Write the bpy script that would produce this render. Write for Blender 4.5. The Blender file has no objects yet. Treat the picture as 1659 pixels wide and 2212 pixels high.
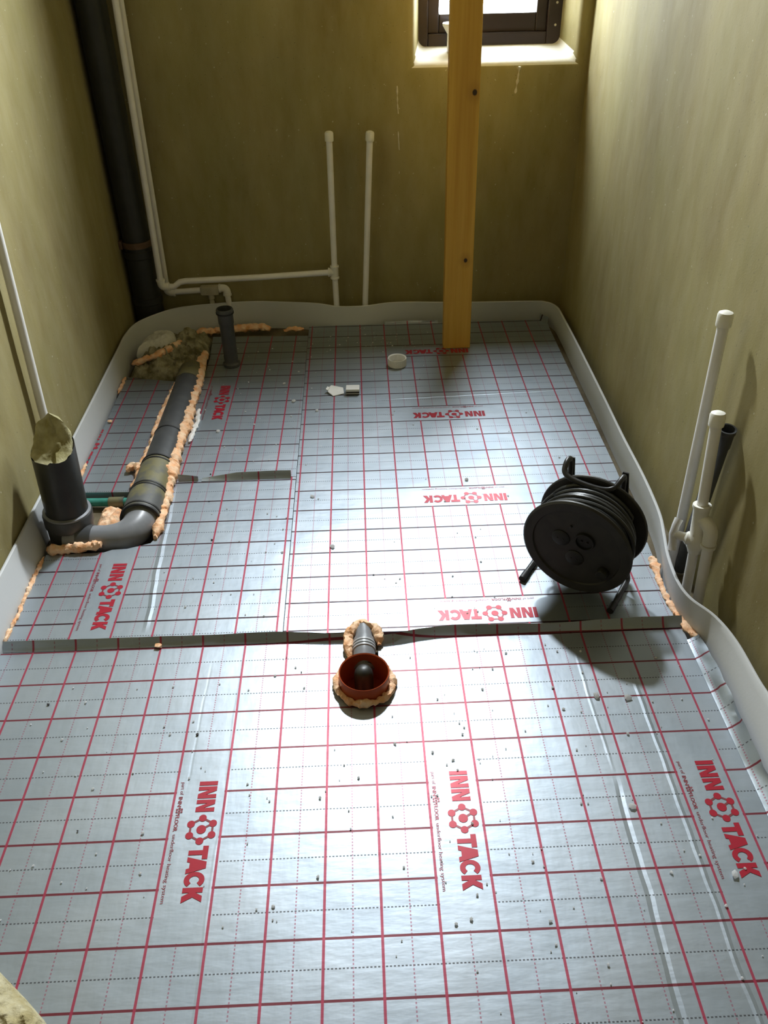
import bpy, bmesh, math, random
from mathutils import Vector, Matrix, noise
PI = math.pi
S = bpy.context.scene
COL = S.collection

# ------------------------------------------------------------------ camera
cd = bpy.data.cameras.new('camera')
cam = bpy.data.objects.new('camera', cd)
COL.objects.link(cam)
cpos = Vector((0.09876, -0.70399, 1.42063))
pit, yaw, rol = 0.63833, 0.02581, -0.02003
fw = Vector((math.sin(yaw) * math.cos(pit), math.cos(yaw) * math.cos(pit), -math.sin(pit)))
rt = Vector((math.cos(yaw), -math.sin(yaw), 0))
up = rt.cross(fw)
r2 = rt * math.cos(rol) + up * math.sin(rol)
u2 = up * math.cos(rol) - rt * math.sin(rol)
m = Matrix((r2, u2, -fw)).transposed().to_4x4()
m.translation = cpos
cam.matrix_world = m
cd.sensor_fit = 'VERTICAL'
cd.sensor_height = 36.0
cd.lens = 36.0 * 1791.9 / 2212
cd.clip_start = 0.02
S.camera = cam

# ------------------------------------------------------------------ light
w = bpy.data.worlds.new('overcast_sky')
S.world = w
w.use_nodes = True
bg = w.node_tree.nodes['Background']
bg.inputs[0].default_value = (0.86, 0.94, 1.0, 1)
bg.inputs[1].default_value = 50.0
S.view_settings.view_transform = 'Standard'
S.view_settings.look = 'None'
S.view_settings.gamma = 1
S.view_settings.use_curve_mapping = False
S.view_settings.exposure = 0.0
# portal across the window opening: only guides the sampling of the sky
pd = bpy.data.lights.new('window_portal', 'AREA')
pd.shape = 'RECTANGLE'
pd.size, pd.size_y = 0.54, 0.94
pd.cycles.is_portal = True
po = bpy.data.objects.new('window_portal', pd)
COL.objects.link(po)
po.location = (0.61, 2.94, 1.44)
po.rotation_euler = (-PI / 2, 0, 0)

# LED work lamp fixed high on the back wall (above the picture), shining into the room
ld = bpy.data.lights.new('work_lamp', 'AREA')
ld.shape = 'RECTANGLE'
ld.size, ld.size_y = 0.16, 0.11
ld.energy = 62.0
ld.spread = math.radians(116)
ld.color = (0.90, 0.96, 1.0)
lo = bpy.data.objects.new('work_lamp', ld)
COL.objects.link(lo)
lo.location = (0.19, 2.48, 2.22)
lo.rotation_euler = (Vector((-0.55, -0.6, 1.12)) - Vector(lo.location)).to_track_quat('-Z', 'Y').to_euler()

# ------------------------------------------------------------------ materials
class G:
    """small helper that writes node trees"""
    def __init__(self, nt):
        self.nt = nt
    def n(self, t, **k):
        nd = self.nt.nodes.new(t)
        for a, b in k.items():
            setattr(nd, a, b)
        return nd
    def put(self, sock, v):
        if isinstance(v, bpy.types.NodeSocket):
            self.nt.links.new(v, sock)
        else:
            sock.default_value = v
    def m(self, op, a, b=None, c=None):
        nd = self.n('ShaderNodeMath', operation=op)
        for i, v in enumerate((a, b, c)):
            if v is not None:
                self.put(nd.inputs[i], v)
        return nd.outputs[0]
    def mix(self, f, a, b):
        nd = self.n('ShaderNodeMix', data_type='RGBA')
        self.put(nd.inputs[0], f)
        self.put(nd.inputs[6], a if isinstance(a, bpy.types.NodeSocket) else (*a, 1))
        self.put(nd.inputs[7], b if isinstance(b, bpy.types.NodeSocket) else (*b, 1))
        return nd.outputs[2]
    def coords(self, kind='Object', scale=(1, 1, 1)):
        t = self.n('ShaderNodeTexCoord')
        mp = self.n('ShaderNodeMapping')
        self.nt.links.new(t.outputs[kind], mp.inputs[0])
        mp.inputs['Scale'].default_value = scale
        return mp.outputs[0]
    def noise(self, vec, scale, detail=3, rough=0.5):
        nd = self.n('ShaderNodeTexNoise')
        self.put(nd.inputs['Vector'], vec)
        nd.inputs['Scale'].default_value = scale
        nd.inputs['Detail'].default_value = detail
        nd.inputs['Roughness'].default_value = rough
        return nd.outputs[0]
    def step(self, v, lo, hi, a=0.0, b=1.0):
        nd = self.n('ShaderNodeMapRange', clamp=True)
        self.put(nd.inputs[0], v)
        for i, x in enumerate((lo, hi, a, b)):
            nd.inputs[i + 1].default_value = x
        return nd.outputs[0]
    def bump(self, h, strength, dist, normal=None):
        nd = self.n('ShaderNodeBump')
        self.put(nd.inputs['Height'], h)
        nd.inputs['Strength'].default_value = strength
        nd.inputs['Distance'].default_value = dist
        if normal is not None:
            self.put(nd.inputs['Normal'], normal)
        return nd.outputs[0]


def new_mat(name, col=(0.5, 0.5, 0.5), rough=0.6, metal=0.0, **k):
    mt = bpy.data.materials.new(name)
    mt.use_nodes = True
    g = G(mt.node_tree)
    b = mt.node_tree.nodes['Principled BSDF']
    b.inputs['Base Color'].default_value = (*col, 1)
    b.inputs['Roughness'].default_value = rough
    b.inputs['Metallic'].default_value = metal
    for a, v in k.items():
        b.inputs[a.replace('_', ' ')].default_value = v
    return mt, g, b


def mottled(name, c1, c2, rough, scale=20, bscale=60, bstr=0.3, bdist=0.002, metal=0.0, stretch=(1, 1, 1), lo=.35, hi=.65, **k):
    mt, g, b = new_mat(name, c1, rough, metal, **k)
    v = g.coords('Object', stretch)
    f = g.step(g.noise(v, scale, 4), lo, hi)
    g.put(b.inputs['Base Color'], g.mix(f, c1, c2))
    if bstr:
        g.put(b.inputs['Normal'], g.bump(g.noise(v, bscale, 4), bstr, bdist))
    return mt


def plaster(name):
    mt, g, b = new_mat(name, rough=0.85)
    v1 = g.coords('Object', (1, 1, 0.34))
    v = g.coords('Object')
    a = g.step(g.noise(v1, 4.2, 6, .6), .34, .66)
    c = g.step(g.noise(v, 3.1, 4), .35, .68)
    d = g.step(g.noise(v1, 22, 4, .6), .35, .7)
    base = g.mix(a, (.215, .172, .060), (.340, .290, .125))
    base = g.mix(g.m('MULTIPLY', c, .55), base, (.245, .222, .075))
    base = g.mix(g.m('MULTIPLY', d, .22), base, (.42, .38, .25))
    sp = g.step(g.noise(v, 160, 1), .735, .76)
    base = g.mix(g.m('MULTIPLY', sp, .55), base, (.10, .085, .05))
    sl = g.step(g.noise(g.coords('Object', (1, 1, .8)), 95, 1), .775, .80)
    base = g.mix(g.m('MULTIPLY', sl, .6), base, (.62, .58, .45))
    g.put(b.inputs['Base Color'], base)
    nm = g.bump(g.noise(v, 240, 3), .25, .001)
    nm = g.bump(g.noise(v1, 6, 3), .22, .010, nm)
    g.put(b.inputs['Normal'], nm)
    return mt


FOIL_A, FOIL_B = (.335, .385, .435), (.375, .42, .465)

def foil(name, pitch, bx, px, lx, by, py, ly, row_col, creases=(), printed=True, row_w=.026):
    """silver tacker foil: 10 cm grid in red and maroon, 5 cm dotted lines, blank fields for the logos"""
    mt, g, b = new_mat(name, rough=0.46, metal=0.80)
    v = g.coords('Object')
    sep = g.n('ShaderNodeSeparateXYZ')
    g.nt.links.new(v, sep.inputs[0])
    X = g.m('DIVIDE', sep.outputs[0], pitch)
    Y = g.m('DIVIDE', sep.outputs[1], pitch)
    def near(t, half):           # 1 on the lines at whole numbers
        d = g.m('ABSOLUTE', g.m('SUBTRACT', t, g.m('ROUND', t)))
        return g.step(d, half - .003, half + .003, 1, 0)
    def inside(t, b0, p, l):
        f = g.m('FLOORED_MODULO', g.m('SUBTRACT', t, b0), p)
        return g.m('MULTIPLY', g.m('GREATER_THAN', f, .03), g.m('LESS_THAN', f, l - .03))
    keep = g.m('SUBTRACT', 1, g.m('MULTIPLY', inside(X, bx, px, lx), inside(Y, by, py, ly)))
    def dash(t):
        return g.m('LESS_THAN', g.m('FRACT', g.m('MULTIPLY', t, 15.4)), .56)
    red = g.m('MULTIPLY', near(X, .024), keep)
    row = g.m('MULTIPLY', near(Y, row_w), keep)
    dx = g.m('MULTIPLY', g.m('MULTIPLY', near(g.m('ADD', X, .5), .012), dash(Y)), keep)
    dy = g.m('MULTIPLY', g.m('MULTIPLY', near(g.m('ADD', Y, .5), .012), dash(X)), keep)
    big = g.noise(v, 6, 2)
    base = g.mix(g.step(big, .35, .65), FOIL_A, FOIL_B)
    base = g.mix(g.m('MULTIPLY', g.step(g.noise(v, 55, 2), .70, .74), .25), base, (.33, .35, .36))
    if printed:
        base = g.mix(g.m('MULTIPLY', dx, .75), base, (.30, .09, .14))
        base = g.mix(g.m('MULTIPLY', dy, .88), base, (.05, .05, .055))
        base = g.mix(row, base, row_col)
        base = g.mix(g.m('MULTIPLY', red, .95), base, (.34, .028, .066))
        ink = g.m('MAXIMUM', g.m('MAXIMUM', red, row), g.m('MULTIPLY', g.m('MAXIMUM', dx, dy), .7))
        g.put(b.inputs['Metallic'], g.m('SUBTRACT', .80, g.m('MULTIPLY', ink, .5)))
    g.put(b.inputs['Base Color'], base)
    h1 = g.noise(g.coords('Object', (1, 3.2, 1)), 14, 3, .5)
    h2 = g.noise(g.coords('Object', (3.0, 1, 1)), 10, 3, .5)
    h3 = g.noise(v, 3.2, 2)
    nm = g.bump(h1, .09, .006)
    nm = g.bump(h2, .08, .006, nm)
    nm = g.bump(h3, .22, .02, nm)
    for (x0, y0, x1, y1, wd, hg) in creases:     # folded lines pressed into the foil
        L = math.hypot(x1 - x0, y1 - y0)
        nx, ny = -(y1 - y0) / L, (x1 - x0) / L
        wob = g.m('MULTIPLY', g.m('SUBTRACT', g.noise(g.coords('Object'), 5, 2), .5), .02)
        d = g.m('ADD', g.m('ADD', g.m('MULTIPLY', sep.outputs[0], nx), g.m('MULTIPLY', sep.outputs[1], ny)), -(x0 * nx + y0 * ny))
        d = g.m('ABSOLUTE', g.m('ADD', d, wob))
        tx, ty = (x1 - x0) / L, (y1 - y0) / L
        al = g.m('ADD', g.m('ADD', g.m('MULTIPLY', sep.outputs[0], tx), g.m('MULTIPLY', sep.outputs[1], ty)), -(x0 * tx + y0 * ty))
        on = g.m('MULTIPLY', g.step(al, 0, .05), g.step(al, L - .05, L, 1, 0))
        hh = g.m('MULTIPLY', g.step(d, 0, wd, 1, 0), on)
        nm = g.bump(hh, 1.0, hg, nm)
    g.put(b.inputs['Normal'], nm)
    return mt


M = {}
M['plaster'] = plaster('olive_tan_plaster')
M['ledge_glare'] = mottled('overexposed_ledge_plaster', (.70, .68, .60), (.76, .75, .69), .8, 12, 90, .3, .002)  # ledge plaster made near white, glare from the window put into its colour
M['slab'] = mottled('brown_screed', (.10, .075, .04), (.17, .14, .085), .9, 14, 70, .5, .004)
M['ceiling'] = mottled('bare_timber_ceiling', (.10, .07, .04), (.14, .10, .06), .9, 5, 60, .3, .003)
M['white_pipe'] = mottled('white_pipe_plastic', (.86, .85, .84), (.80, .79, .77), .38, 18, 90, .05, .001)
M['fitting'] = mottled('cream_fitting_plastic', (.86, .85, .78), (.79, .78, .70), .4, 25, 90, .05, .001)
M['beige'] = mottled('beige_dirty_fitting', (.42, .39, .28), (.50, .47, .36), .55, 30, 90, .1, .001)
M['grey_pipe'] = mottled('dark_grey_pipe_plastic', (.055, .058, .062), (.075, .078, .08), .42, 25, 120, .08, .001, lo=.45, hi=.75)
M['black_pipe'] = mottled('black_pipe_plastic', (.022, .023, .023), (.032, .033, .031), .42, 20, 120, .08, .001)
M['mid_grey'] = mottled('mid_grey_pipe_plastic', (.21, .22, .24), (.26, .27, .29), .36, 25, 120, .08, .001, lo=.45, hi=.75)
M['light_grey'] = mottled('light_grey_rubber', (.42, .43, .45), (.48, .49, .51), .4, 25, 120, .05, .001)
M['muddy_pipe'] = mottled('muddy_grey_pipe', (.085, .088, .085), (.17, .155, .075), .55, 16, 80, .25, .002, lo=.42, hi=.6)
M['rubber'] = mottled('black_rubber', (.012, .012, .012), (.02, .02, .02), .5, 40, 100, .1, .001)
M['stack_pipe'] = mottled('charcoal_stack_plastic', (.020, .022, .020), (.03, .031, .028), .5, 12, 100, .1, .001)
M['mud'] = mottled('damp_mud', (.13, .115, .050), (.40, .37, .25), .8, 28, 55, .9, .012)
M['mud_plug'] = mottled('muddy_sack', (.26, .23, .09), (.46, .43, .26), .75, 22, 50, .7, .006)
M['stone'] = mottled('pale_plaster_lump', (.58, .58, .54), (.72, .72, .67), .85, 30, 60, .6, .006)
M['foam'] = mottled('orange_expanding_foam', (.86, .43, .20), (.95, .68, .46), .7, 45, 110, .8, .004, Subsurface_Weight=.15, Subsurface_Radius=(.02, .01, .005))
M['ring'] = mottled('terracotta_plastic', (.36, .055, .015), (.40, .07, .02), .35, 25, 100, .05, .001)
M['green'] = mottled('green_pipe_plastic', (.03, .22, .17), (.06, .32, .26), .4, 25, 100, .1, .001)
M['reel'] = mottled('worn_black_reel_plastic', (.017, .0165, .014), (.028, .026, .022), .5, 25, 140, .12, .001)
M['reel_dark'] = mottled('black_socket_plastic', (.007, .007, .006), (.012, .012, .01), .5, 40, 140, .1, .001)
M['cable'] = mottled('dark_grey_cable_sheath', (.028, .03, .03), (.04, .042, .042), .38, 30, 140, .08, .001)
M['frame_dark'] = mottled('black_painted_steel', (.014, .014, .014), (.022, .022, .022), .35, 40, 140, .1, .001)
M['white'] = mottled('white_plastic', (.82, .82, .82), (.76, .76, .75), .4, 25, 90, .05, .001)
M['eps'] = mottled('white_polystyrene', (.86, .86, .86), (.78, .78, .78), .7, 200, 400, .5, .001)
_mt = M['eps']
_g = G(_mt.node_tree)
_tl = _g.n('ShaderNodeBsdfTranslucent'); _tl.inputs[0].default_value = (.9, .9, .9, 1)
_ms = _g.n('ShaderNodeMixShader'); _ms.inputs[0].default_value = .7
_mt.node_tree.links.new(_mt.node_tree.nodes['Principled BSDF'].outputs[0], _ms.inputs[1])
_mt.node_tree.links.new(_tl.outputs[0], _ms.inputs[2])
_mt.node_tree.links.new(_ms.outputs[0], _mt.node_tree.nodes['Material Output'].inputs[0])
M['dark_card'] = mottled('dark_grit', (.03, .03, .03), (.06, .055, .05), .8, 40, 90, .2, .001)
M['brown_frame'] = mottled('dark_brown_window_wood', (.017, .009, .0075), (.030, .015, .012), .45, 9, 60, .2, .002, stretch=(.15, 1, 1))
M['bracket'] = mottled('rusty_bracket', (.11, .06, .03), (.16, .10, .06), .7, 30, 90, .3, .002)
M['splash'] = mottled('pale_plaster_splash', (.52, .48, .36), (.62, .58, .45), .85, 60, 120, .5, .002)
M['lump'] = mottled('tan_rough_plaster', (.36, .30, .14), (.55, .50, .33), .9, 30, 45, 1.0, .012)
M['lump_white'] = mottled('whitish_plaster_patch', (.58, .54, .49), (.66, .62, .57), .9, 30, 60, .6, .005)
M['print_red'], _g, _b = new_mat('red_printing_ink', (.40, .018, .040), .34, .2)
M['print_line'], _g, _b = new_mat('greyed_red_printing_ink', (.24, .06, .07), .34, .25)
M['print_small'], _g, _b = new_mat('grey_red_caption_ink', (.30, .075, .10), .36, .25)

# timber: long grain, two knots
mt, g, b = new_mat('yellow_pine', rough=0.5)
v = g.coords('Object', (1, 1, .035))
n1 = g.step(g.noise(v, 42, 4, .6), .32, .68)
n2 = g.step(g.noise(g.coords('Object', (1, 1, .05)), 11, 3), .35, .65)
base = g.mix(n1, (.60, .325, .042), (.76, .46, .080))
base = g.mix(g.m('MULTIPLY', n2, .45), base, (.38, .18, .03))
sep = g.n('ShaderNodeSeparateXYZ')
g.nt.links.new(g.coords('Object'), sep.inputs[0])
for kx, kz, kr in ((.031, .904, .0085), (.0245, .349, .0072)):
    d = g.m('SQRT', g.m('ADD', g.m('POWER', g.m('SUBTRACT', sep.outputs[0], kx), 2), g.m('POWER', g.m('MULTIPLY', g.m('SUBTRACT', sep.outputs[2], kz), .8), 2)))
    base = g.mix(g.m('MULTIPLY', g.step(d, kr, kr * 4, 1, 0), .4), base, (.30, .13, .02))
    base = g.mix(g.step(d, kr * .75, kr * 1.05, 1, 0), base, (.045, .022, .008))
g.put(b.inputs['Base Color'], base)
g.put(b.inputs['Normal'], g.bump(g.noise(v, 60, 3), .15, .002))
M['pine'] = mt

# white foam edge strip: lets a little light through
mt, g, b = new_mat('white_foam_strip', (.80, .82, .83), .55)
v = g.coords('Object')
g.put(b.inputs['Normal'], g.bump(g.noise(v, 130, 3), .12, .002))
tl = g.n('ShaderNodeBsdfTranslucent')
tl.inputs[0].default_value = (.80, .82, .83, 1)
tp = g.n('ShaderNodeBsdfTransparent')
ms = g.n('ShaderNodeMixShader')
ms.inputs[0].default_value = .26
g.nt.links.new(b.outputs[0], ms.inputs[1])
g.nt.links.new(tl.outputs[0], ms.inputs[2])
ms2 = g.n('ShaderNodeMixShader')
ms2.inputs[0].default_value = .16
g.nt.links.new(ms.outputs[0], ms2.inputs[1])
g.nt.links.new(tp.outputs[0], ms2.inputs[2])
g.nt.links.new(ms2.outputs[0], mt.node_tree.nodes['Material Output'].inputs[0])
M['strip'] = mt

# window pane
mt, g, b = new_mat('window_glass', (1, 1, 1), .02)
tp = g.n('ShaderNodeBsdfTransparent')
gl = g.n('ShaderNodeBsdfGlossy')
gl.inputs['Roughness'].default_value = .03
ms = g.n('ShaderNodeMixShader')
ms.inputs[0].default_value = .06
g.nt.links.new(tp.outputs[0], ms.inputs[1])
g.nt.links.new(gl.outputs[0], ms.inputs[2])
g.nt.links.new(ms.outputs[0], mt.node_tree.nodes['Material Output'].inputs[0])
M['glass'] = mt

# ------------------------------------------------------------------ mesh helpers
def link(name, bm, mat, parent=None, smooth=False, loc=None):
    me = bpy.data.meshes.new(name)
    bmesh.ops.recalc_face_normals(bm, faces=bm.faces[:])
    bm.to_mesh(me)
    bm.free()
    me.materials.append(M[mat] if isinstance(mat, str) else mat)
    if smooth:
        for p in me.polygons:
            p.use_smooth = True
        me.set_sharp_from_angle(angle=math.radians(38))
    o = bpy.data.objects.new(name, me)
    COL.objects.link(o)
    if parent is not None:
        o.parent = parent
    if loc:
        o.location = loc
    return o

def thing(name, label, cat, loc=(0, 0, 0), rotz=0, group=None):
    o = bpy.data.objects.new(name, None)
    COL.objects.link(o)
    o.empty_display_size = .05
    o.location = loc
    o.rotation_euler = (0, 0, rotz)
    return tag(o, label, cat, group)

def tag(o, label, cat, group=None):
    o['label'] = label
    o['category'] = cat
    if group:
        o['group'] = group
    return o

def struct(o):
    o['kind'] = 'structure'
    return o

V = Vector

def frames(path):
    pts = [V(p) for p in path]
    T = []
    for i in range(len(pts)):
        a = pts[max(i - 1, 0)]
        b_ = pts[min(i + 1, len(pts) - 1)]
        T.append((b_ - a).normalized())
    n = T[0].orthogonal().normalized()
    out = []
    for i, t in enumerate(T):
        if i:
            q = T[i - 1].rotation_difference(t)
            n = q @ n
            n = (n - t * n.dot(t)).normalized()
        out.append((pts[i], t, n, t.cross(n)))
    return out

def tube(bm, path, r, seg=16, cap=True, closed=False):
    fr = frames(path)
    rings = []
    for i, (p, t, n, b_) in enumerate(fr):
        rr = r[i] if isinstance(r, (list, tuple)) else r
        rings.append([bm.verts.new(p + rr * (math.cos(2 * PI * k / seg) * n + math.sin(2 * PI * k / seg) * b_)) for k in range(seg)])
    for a, c in zip(rings, rings[1:]):
        for k in range(seg):
            bm.faces.new((a[k], a[(k + 1) % seg], c[(k + 1) % seg], c[k]))
    if cap:
        bm.faces.new(rings[0][::-1])
        bm.faces.new(rings[-1])
    return rings

def lathe(bm, prof, origin=(0, 0, 0), axis=(0, 0, 1), seg=32):
    """revolve (radius, height) pairs; radius 0 closes the end"""
    ax = V(axis).normalized()
    n = ax.orthogonal().normalized()
    b_ = ax.cross(n)
    o = V(origin)
    prev = None
    for r, h in prof:
        if r < 1e-6:
            ring = [bm.verts.new(o + ax * h)]
        else:
            ring = [bm.verts.new(o + ax * h + r * (math.cos(2 * PI * k / seg) * n + math.sin(2 * PI * k / seg) * b_)) for k in range(seg)]
        if prev:
            for k in range(seg):
                k2 = (k + 1) % seg
                if len(prev) == 1 and len(ring) > 1:
                    bm.faces.new((prev[0], ring[k], ring[k2]))
                elif len(ring) == 1 and len(prev) > 1:
                    bm.faces.new((prev[k], prev[k2], ring[0]))
                elif len(ring) > 1:
                    bm.faces.new((prev[k], prev[k2], ring[k2], ring[k]))
        prev = ring

def box(bm, x0, x1, y0, y1, z0, z1, bev=0.0, seg=2):
    g_ = bmesh.ops.create_cube(bm, size=1)
    for v_ in g_['verts']:
        v_.co = V(((x0 + x1) / 2 + v_.co.x * (x1 - x0), (y0 + y1) / 2 + v_.co.y * (y1 - y0), (z0 + z1) / 2 + v_.co.z * (z1 - z0)))
    if bev:
        es = list({e for v_ in g_['verts'] for e in v_.link_edges})
        bmesh.ops.bevel(bm, geom=es, offset=bev, segments=seg, affect='EDGES', profile=.5)

def arc(c, r, a0, a1, ax, ay, n=10):
    c, ax, ay = V(c), V(ax), V(ay)
    return [c + r * (math.cos(a0 + (a1 - a0) * i / n) * ax + math.sin(a0 + (a1 - a0) * i / n) * ay) for i in range(n + 1)]

def bend(p, corner, q, r, n=8):
    """points of a rounded corner from the line p-corner to the line corner-q"""
    p, c, q = V(p), V(corner), V(q)
    d1, d2 = (p - c).normalized(), (q - c).normalized()
    a, e = c + d1 * r, c + d2 * r
    return [(1 - t) ** 2 * a + 2 * t * (1 - t) * c + t * t * e for t in [i / n for i in range(n + 1)]]

def nz(p, s, seed=0):
    return noise.noise(V(p) * s + V((seed * 7.31, seed * 3.17, seed * 1.7)))

def resample(path, step):
    pts = [V(p) for p in path]
    out = [pts[0]]
    for a, b_ in zip(pts, pts[1:]):
        L = (b_ - a).length
        k = max(1, int(L / step))
        out += [a.lerp(b_, (i + 1) / k) for i in range(k)]
    return out

def foam_line(name, label, path, r, seed, flat=.75, step=.006, parent=None, wob=.006):
    """a lumpy bead of expanding foam along a path"""
    bm = bmesh.new()
    pts = resample(path, step)
    n = len(pts)
    pts = [p + V((nz(p, 30, seed) * wob, nz(p, 34, seed + 1) * wob, abs(nz(p, 28, seed + 2)) * wob)) for p in pts]
    rad = []
    for i, p in enumerate(pts):
        e = min(i, n - 1 - i) / 4
        k = r(i / (n - 1)) if callable(r) else r
        rad.append(k * (.9 + .45 * max(-.4, nz(p, 60, seed + 3))) * min(1, .45 + .55 * e))
    tube(bm, pts, rad, 12)
    for v_ in bm.verts:
        d = nz(v_.co, 150, seed + 5) * .004 + nz(v_.co, 60, seed + 6) * .004
        v_.co += V((nz(v_.co, 120, seed + 8), nz(v_.co, 120, seed + 9), nz(v_.co, 120, seed + 10))) * .0038
        v_.co.z += d
    zc = sum(p.z for p in pts) / n
    for v_ in bm.verts:
        v_.co.z = zc + (v_.co.z - zc) * flat
    o = link(name, bm, 'foam', parent, True)
    if parent is None:
        tag(o, label, 'foam')
    return o

def heap(bm, poly, h, z0, seed, nr=14, na=72, lump=.4, scale=14, power=1.5):
    """a low mound over a star-shaped outline"""
    cx = sum(p[0] for p in poly) / len(poly)
    cy = sum(p[1] for p in poly) / len(poly)
    def edge(a):
        dx, dy = math.cos(a), math.sin(a)
        best = .01
        for i in range(len(poly)):
            x1, y1 = poly[i][0] - cx, poly[i][1] - cy
            x2, y2 = poly[(i + 1) % len(poly)][0] - cx, poly[(i + 1) % len(poly)][1] - cy
            den = dx * (y2 - y1) - dy * (x2 - x1)
            if abs(den) < 1e-9:
                continue
            t = (x1 * (y2 - y1) - y1 * (x2 - x1)) / den
            u = (x1 * dy - y1 * dx) / den
            if t > 0 and -1e-6 <= u <= 1 + 1e-6:
                best = max(best, t)
        return best
    def hz(x, y, k):
        b_ = (1 - k ** (2 * power)) ** .6 if k < 1 else 0
        nn = nz((x, y, 0), scale, seed) * .6 + nz((x, y, 0), scale * 3, seed + 1) * .4
        return z0 + h * b_ * (1 + lump * nn)
    c = bm.verts.new((cx, cy, hz(cx, cy, 0)))
    prev = None
    for j in range(1, nr + 1):
        ring = []
        for i in range(na):
            a = 2 * PI * i / na
            e = edge(a) * j / nr
            x, y = cx + math.cos(a) * e, cy + math.sin(a) * e
            ring.append(bm.verts.new((x, y, hz(x, y, j / nr))))
        for i in range(na):
            i2 = (i + 1) % na
            if prev is None:
                bm.faces.new((c, ring[i], ring[i2]))
            else:
                bm.faces.new((prev[i], ring[i], ring[i2], prev[i2]))
        prev = ring
    low = [bm.verts.new((v_.co.x, v_.co.y, z0 - .012)) for v_ in prev]
    for i in range(na):
        i2 = (i + 1) % na
        bm.faces.new((prev[i], low[i], low[i2], prev[i2]))
    bm.faces.new(low[::-1])

# ------------------------------------------------------------------ the room
WL, WR, WB, WF, HC = -.8185, .945, 2.605, -1.30, 2.40
FZ = -.034                                  # top of the screed below the boards
bm = bmesh.new(); box(bm, WL - .1, WR + .1, WF - .1, WB + .35, FZ - .1, FZ); struct(link('floor', bm, 'slab'))
bm = bmesh.new(); box(bm, WL - .1, WR + .1, WF - .1, WB + .35, HC, HC + .1); struct(link('ceiling', bm, 'ceiling'))
def wall_sheet(name, x, sgn, seed):
    """a hand-plastered wall: a thick slab whose room side waves a few millimetres"""
    bm = bmesh.new()
    ny, nzv = 60, 40
    grid = []
    for i in range(ny + 1):
        y = WF + (WB - WF) * i / ny
        rowv = []
        for k in range(nzv + 1):
            z = FZ + (HC - FZ) * k / nzv
            dx = nz((0, y, z * .6), 2.2, seed) * .0045 + nz((0, y, z), 6, seed + 1) * .0015
            rowv.append(bm.verts.new((x + dx, y, z)))
        grid.append(rowv)
    for i in range(ny):
        for k in range(nzv):
            bm.faces.new((grid[i][k], grid[i + 1][k], grid[i + 1][k + 1], grid[i][k + 1]))
    r = bmesh.ops.extrude_face_region(bm, geom=bm.faces[:])
    for e in r['geom']:
        if isinstance(e, bmesh.types.BMVert):
            e.co.x = x + sgn * .12
    return struct(link(name, bm, 'plaster', smooth=True))
wall_left = wall_sheet('wall_left', WL, -1, 3)
wall_right = wall_sheet('wall_right', WR, 1, 9)
bm = bmesh.new(); box(bm, WL - .1, WR + .1, WF - .12, WF, FZ, HC); struct(link('wall_front', bm, 'ceiling'))

# back wall with the splayed, rounded window recess
WX0, WX1, WZ0, WZ1 = .322, .905, .940, 1.92
BX0, BX1, BZ0, BZ1 = .348, .868, .975, 1.90
bm = bmesh.new()
ox = [(WL - .05, FZ), (WR + .05, FZ), (WR + .05, HC), (WL - .05, HC)]
ix = [(WX0, WZ0), (WX1, WZ0), (WX1, WZ1), (WX0, WZ1)]
bx_ = [(BX0, BZ0), (BX1, BZ0), (BX1, BZ1), (BX0, BZ1)]
fo = [bm.verts.new((x, WB, z)) for x, z in ox]
fi = [bm.verts.new((x, WB, z)) for x, z in ix]
bi = [bm.verts.new((x, WB + .15, z)) for x, z in bx_]
ei = [bm.verts.new((x, WB + .32, z)) for x, z in bx_]
bo = [bm.verts.new((x, WB + .32, z)) for x, z in ox]
for i in range(4):
    j = (i + 1) % 4
    bm.faces.new((fo[i], fo[j], fi[j], fi[i]))
    bm.faces.new((fi[i], fi[j], bi[j], bi[i]))
    bm.faces.new((bi[i], bi[j], ei[j], ei[i]))
    bm.faces.new((ei[i], ei[j], bo[j], bo[i]))
    bm.faces.new((bo[i], bo[j], fo[j], fo[i]))
bm.edges.ensure_lookup_table()
rim = [e for e in bm.edges if e.verts[0] in fi and e.verts[1] in fi]
cor = [e for e in bm.edges if (e.verts[0] in fi and e.verts[1] in bi) or (e.verts[1] in fi and e.verts[0] in bi)]
bmesh.ops.bevel(bm, geom=rim + cor, offset=.026, segments=6, affect='EDGES', profile=.5)
wall_back = struct(link('wall_back', bm, 'plaster', smooth=True))
wall_back.data.materials.append(M['ledge_glare'])       # upward ledge faces whitened: window overexposure painted into the plaster
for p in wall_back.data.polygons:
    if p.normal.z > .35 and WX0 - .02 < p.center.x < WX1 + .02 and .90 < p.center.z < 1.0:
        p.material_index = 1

def splash(parent, pts, r, seed, axis):
    """a dried dribble of pale plaster on a wall; axis is the wall's outward direction"""
    bm = bmesh.new()
    q = resample(pts, .006)
    rad = [max(.0006, r * (.6 + 1.3 * nz(p, 60, seed))) for p in q]
    tube(bm, q, rad, 8)
    ax = V(axis)
    for v_ in bm.verts:
        near = min(q, key=lambda p: (p - v_.co).length)
        v_.co -= ax * ((v_.co - near).dot(ax) * .6)
    return link('plaster_dribble', bm, 'splash', parent, True)
yb = WB - .0005
splash(wall_back, [(.262, yb, .872), (.263, yb, .815), (.2655, yb, .78)], .0025, 1, (0, -1, 0))
splash(wall_back, [(.265, yb, .72), (.268, yb, .66), (.269, yb, .655)], .0026, 2, (0, -1, 0))
splash(wall_back, [(.268, yb, .578), (.268, yb, .57)], .003, 3, (0, -1, 0))
splash(wall_back, [(.700, yb - .004, .925), (.697, yb, .88), (.692, yb, .838)], .005, 4, (0, -1, 0))
splash(wall_right, [(WR - .002, .72, .76), (WR - .002, .70, .715)], .004, 6, (-1, 0, 0))

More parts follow.
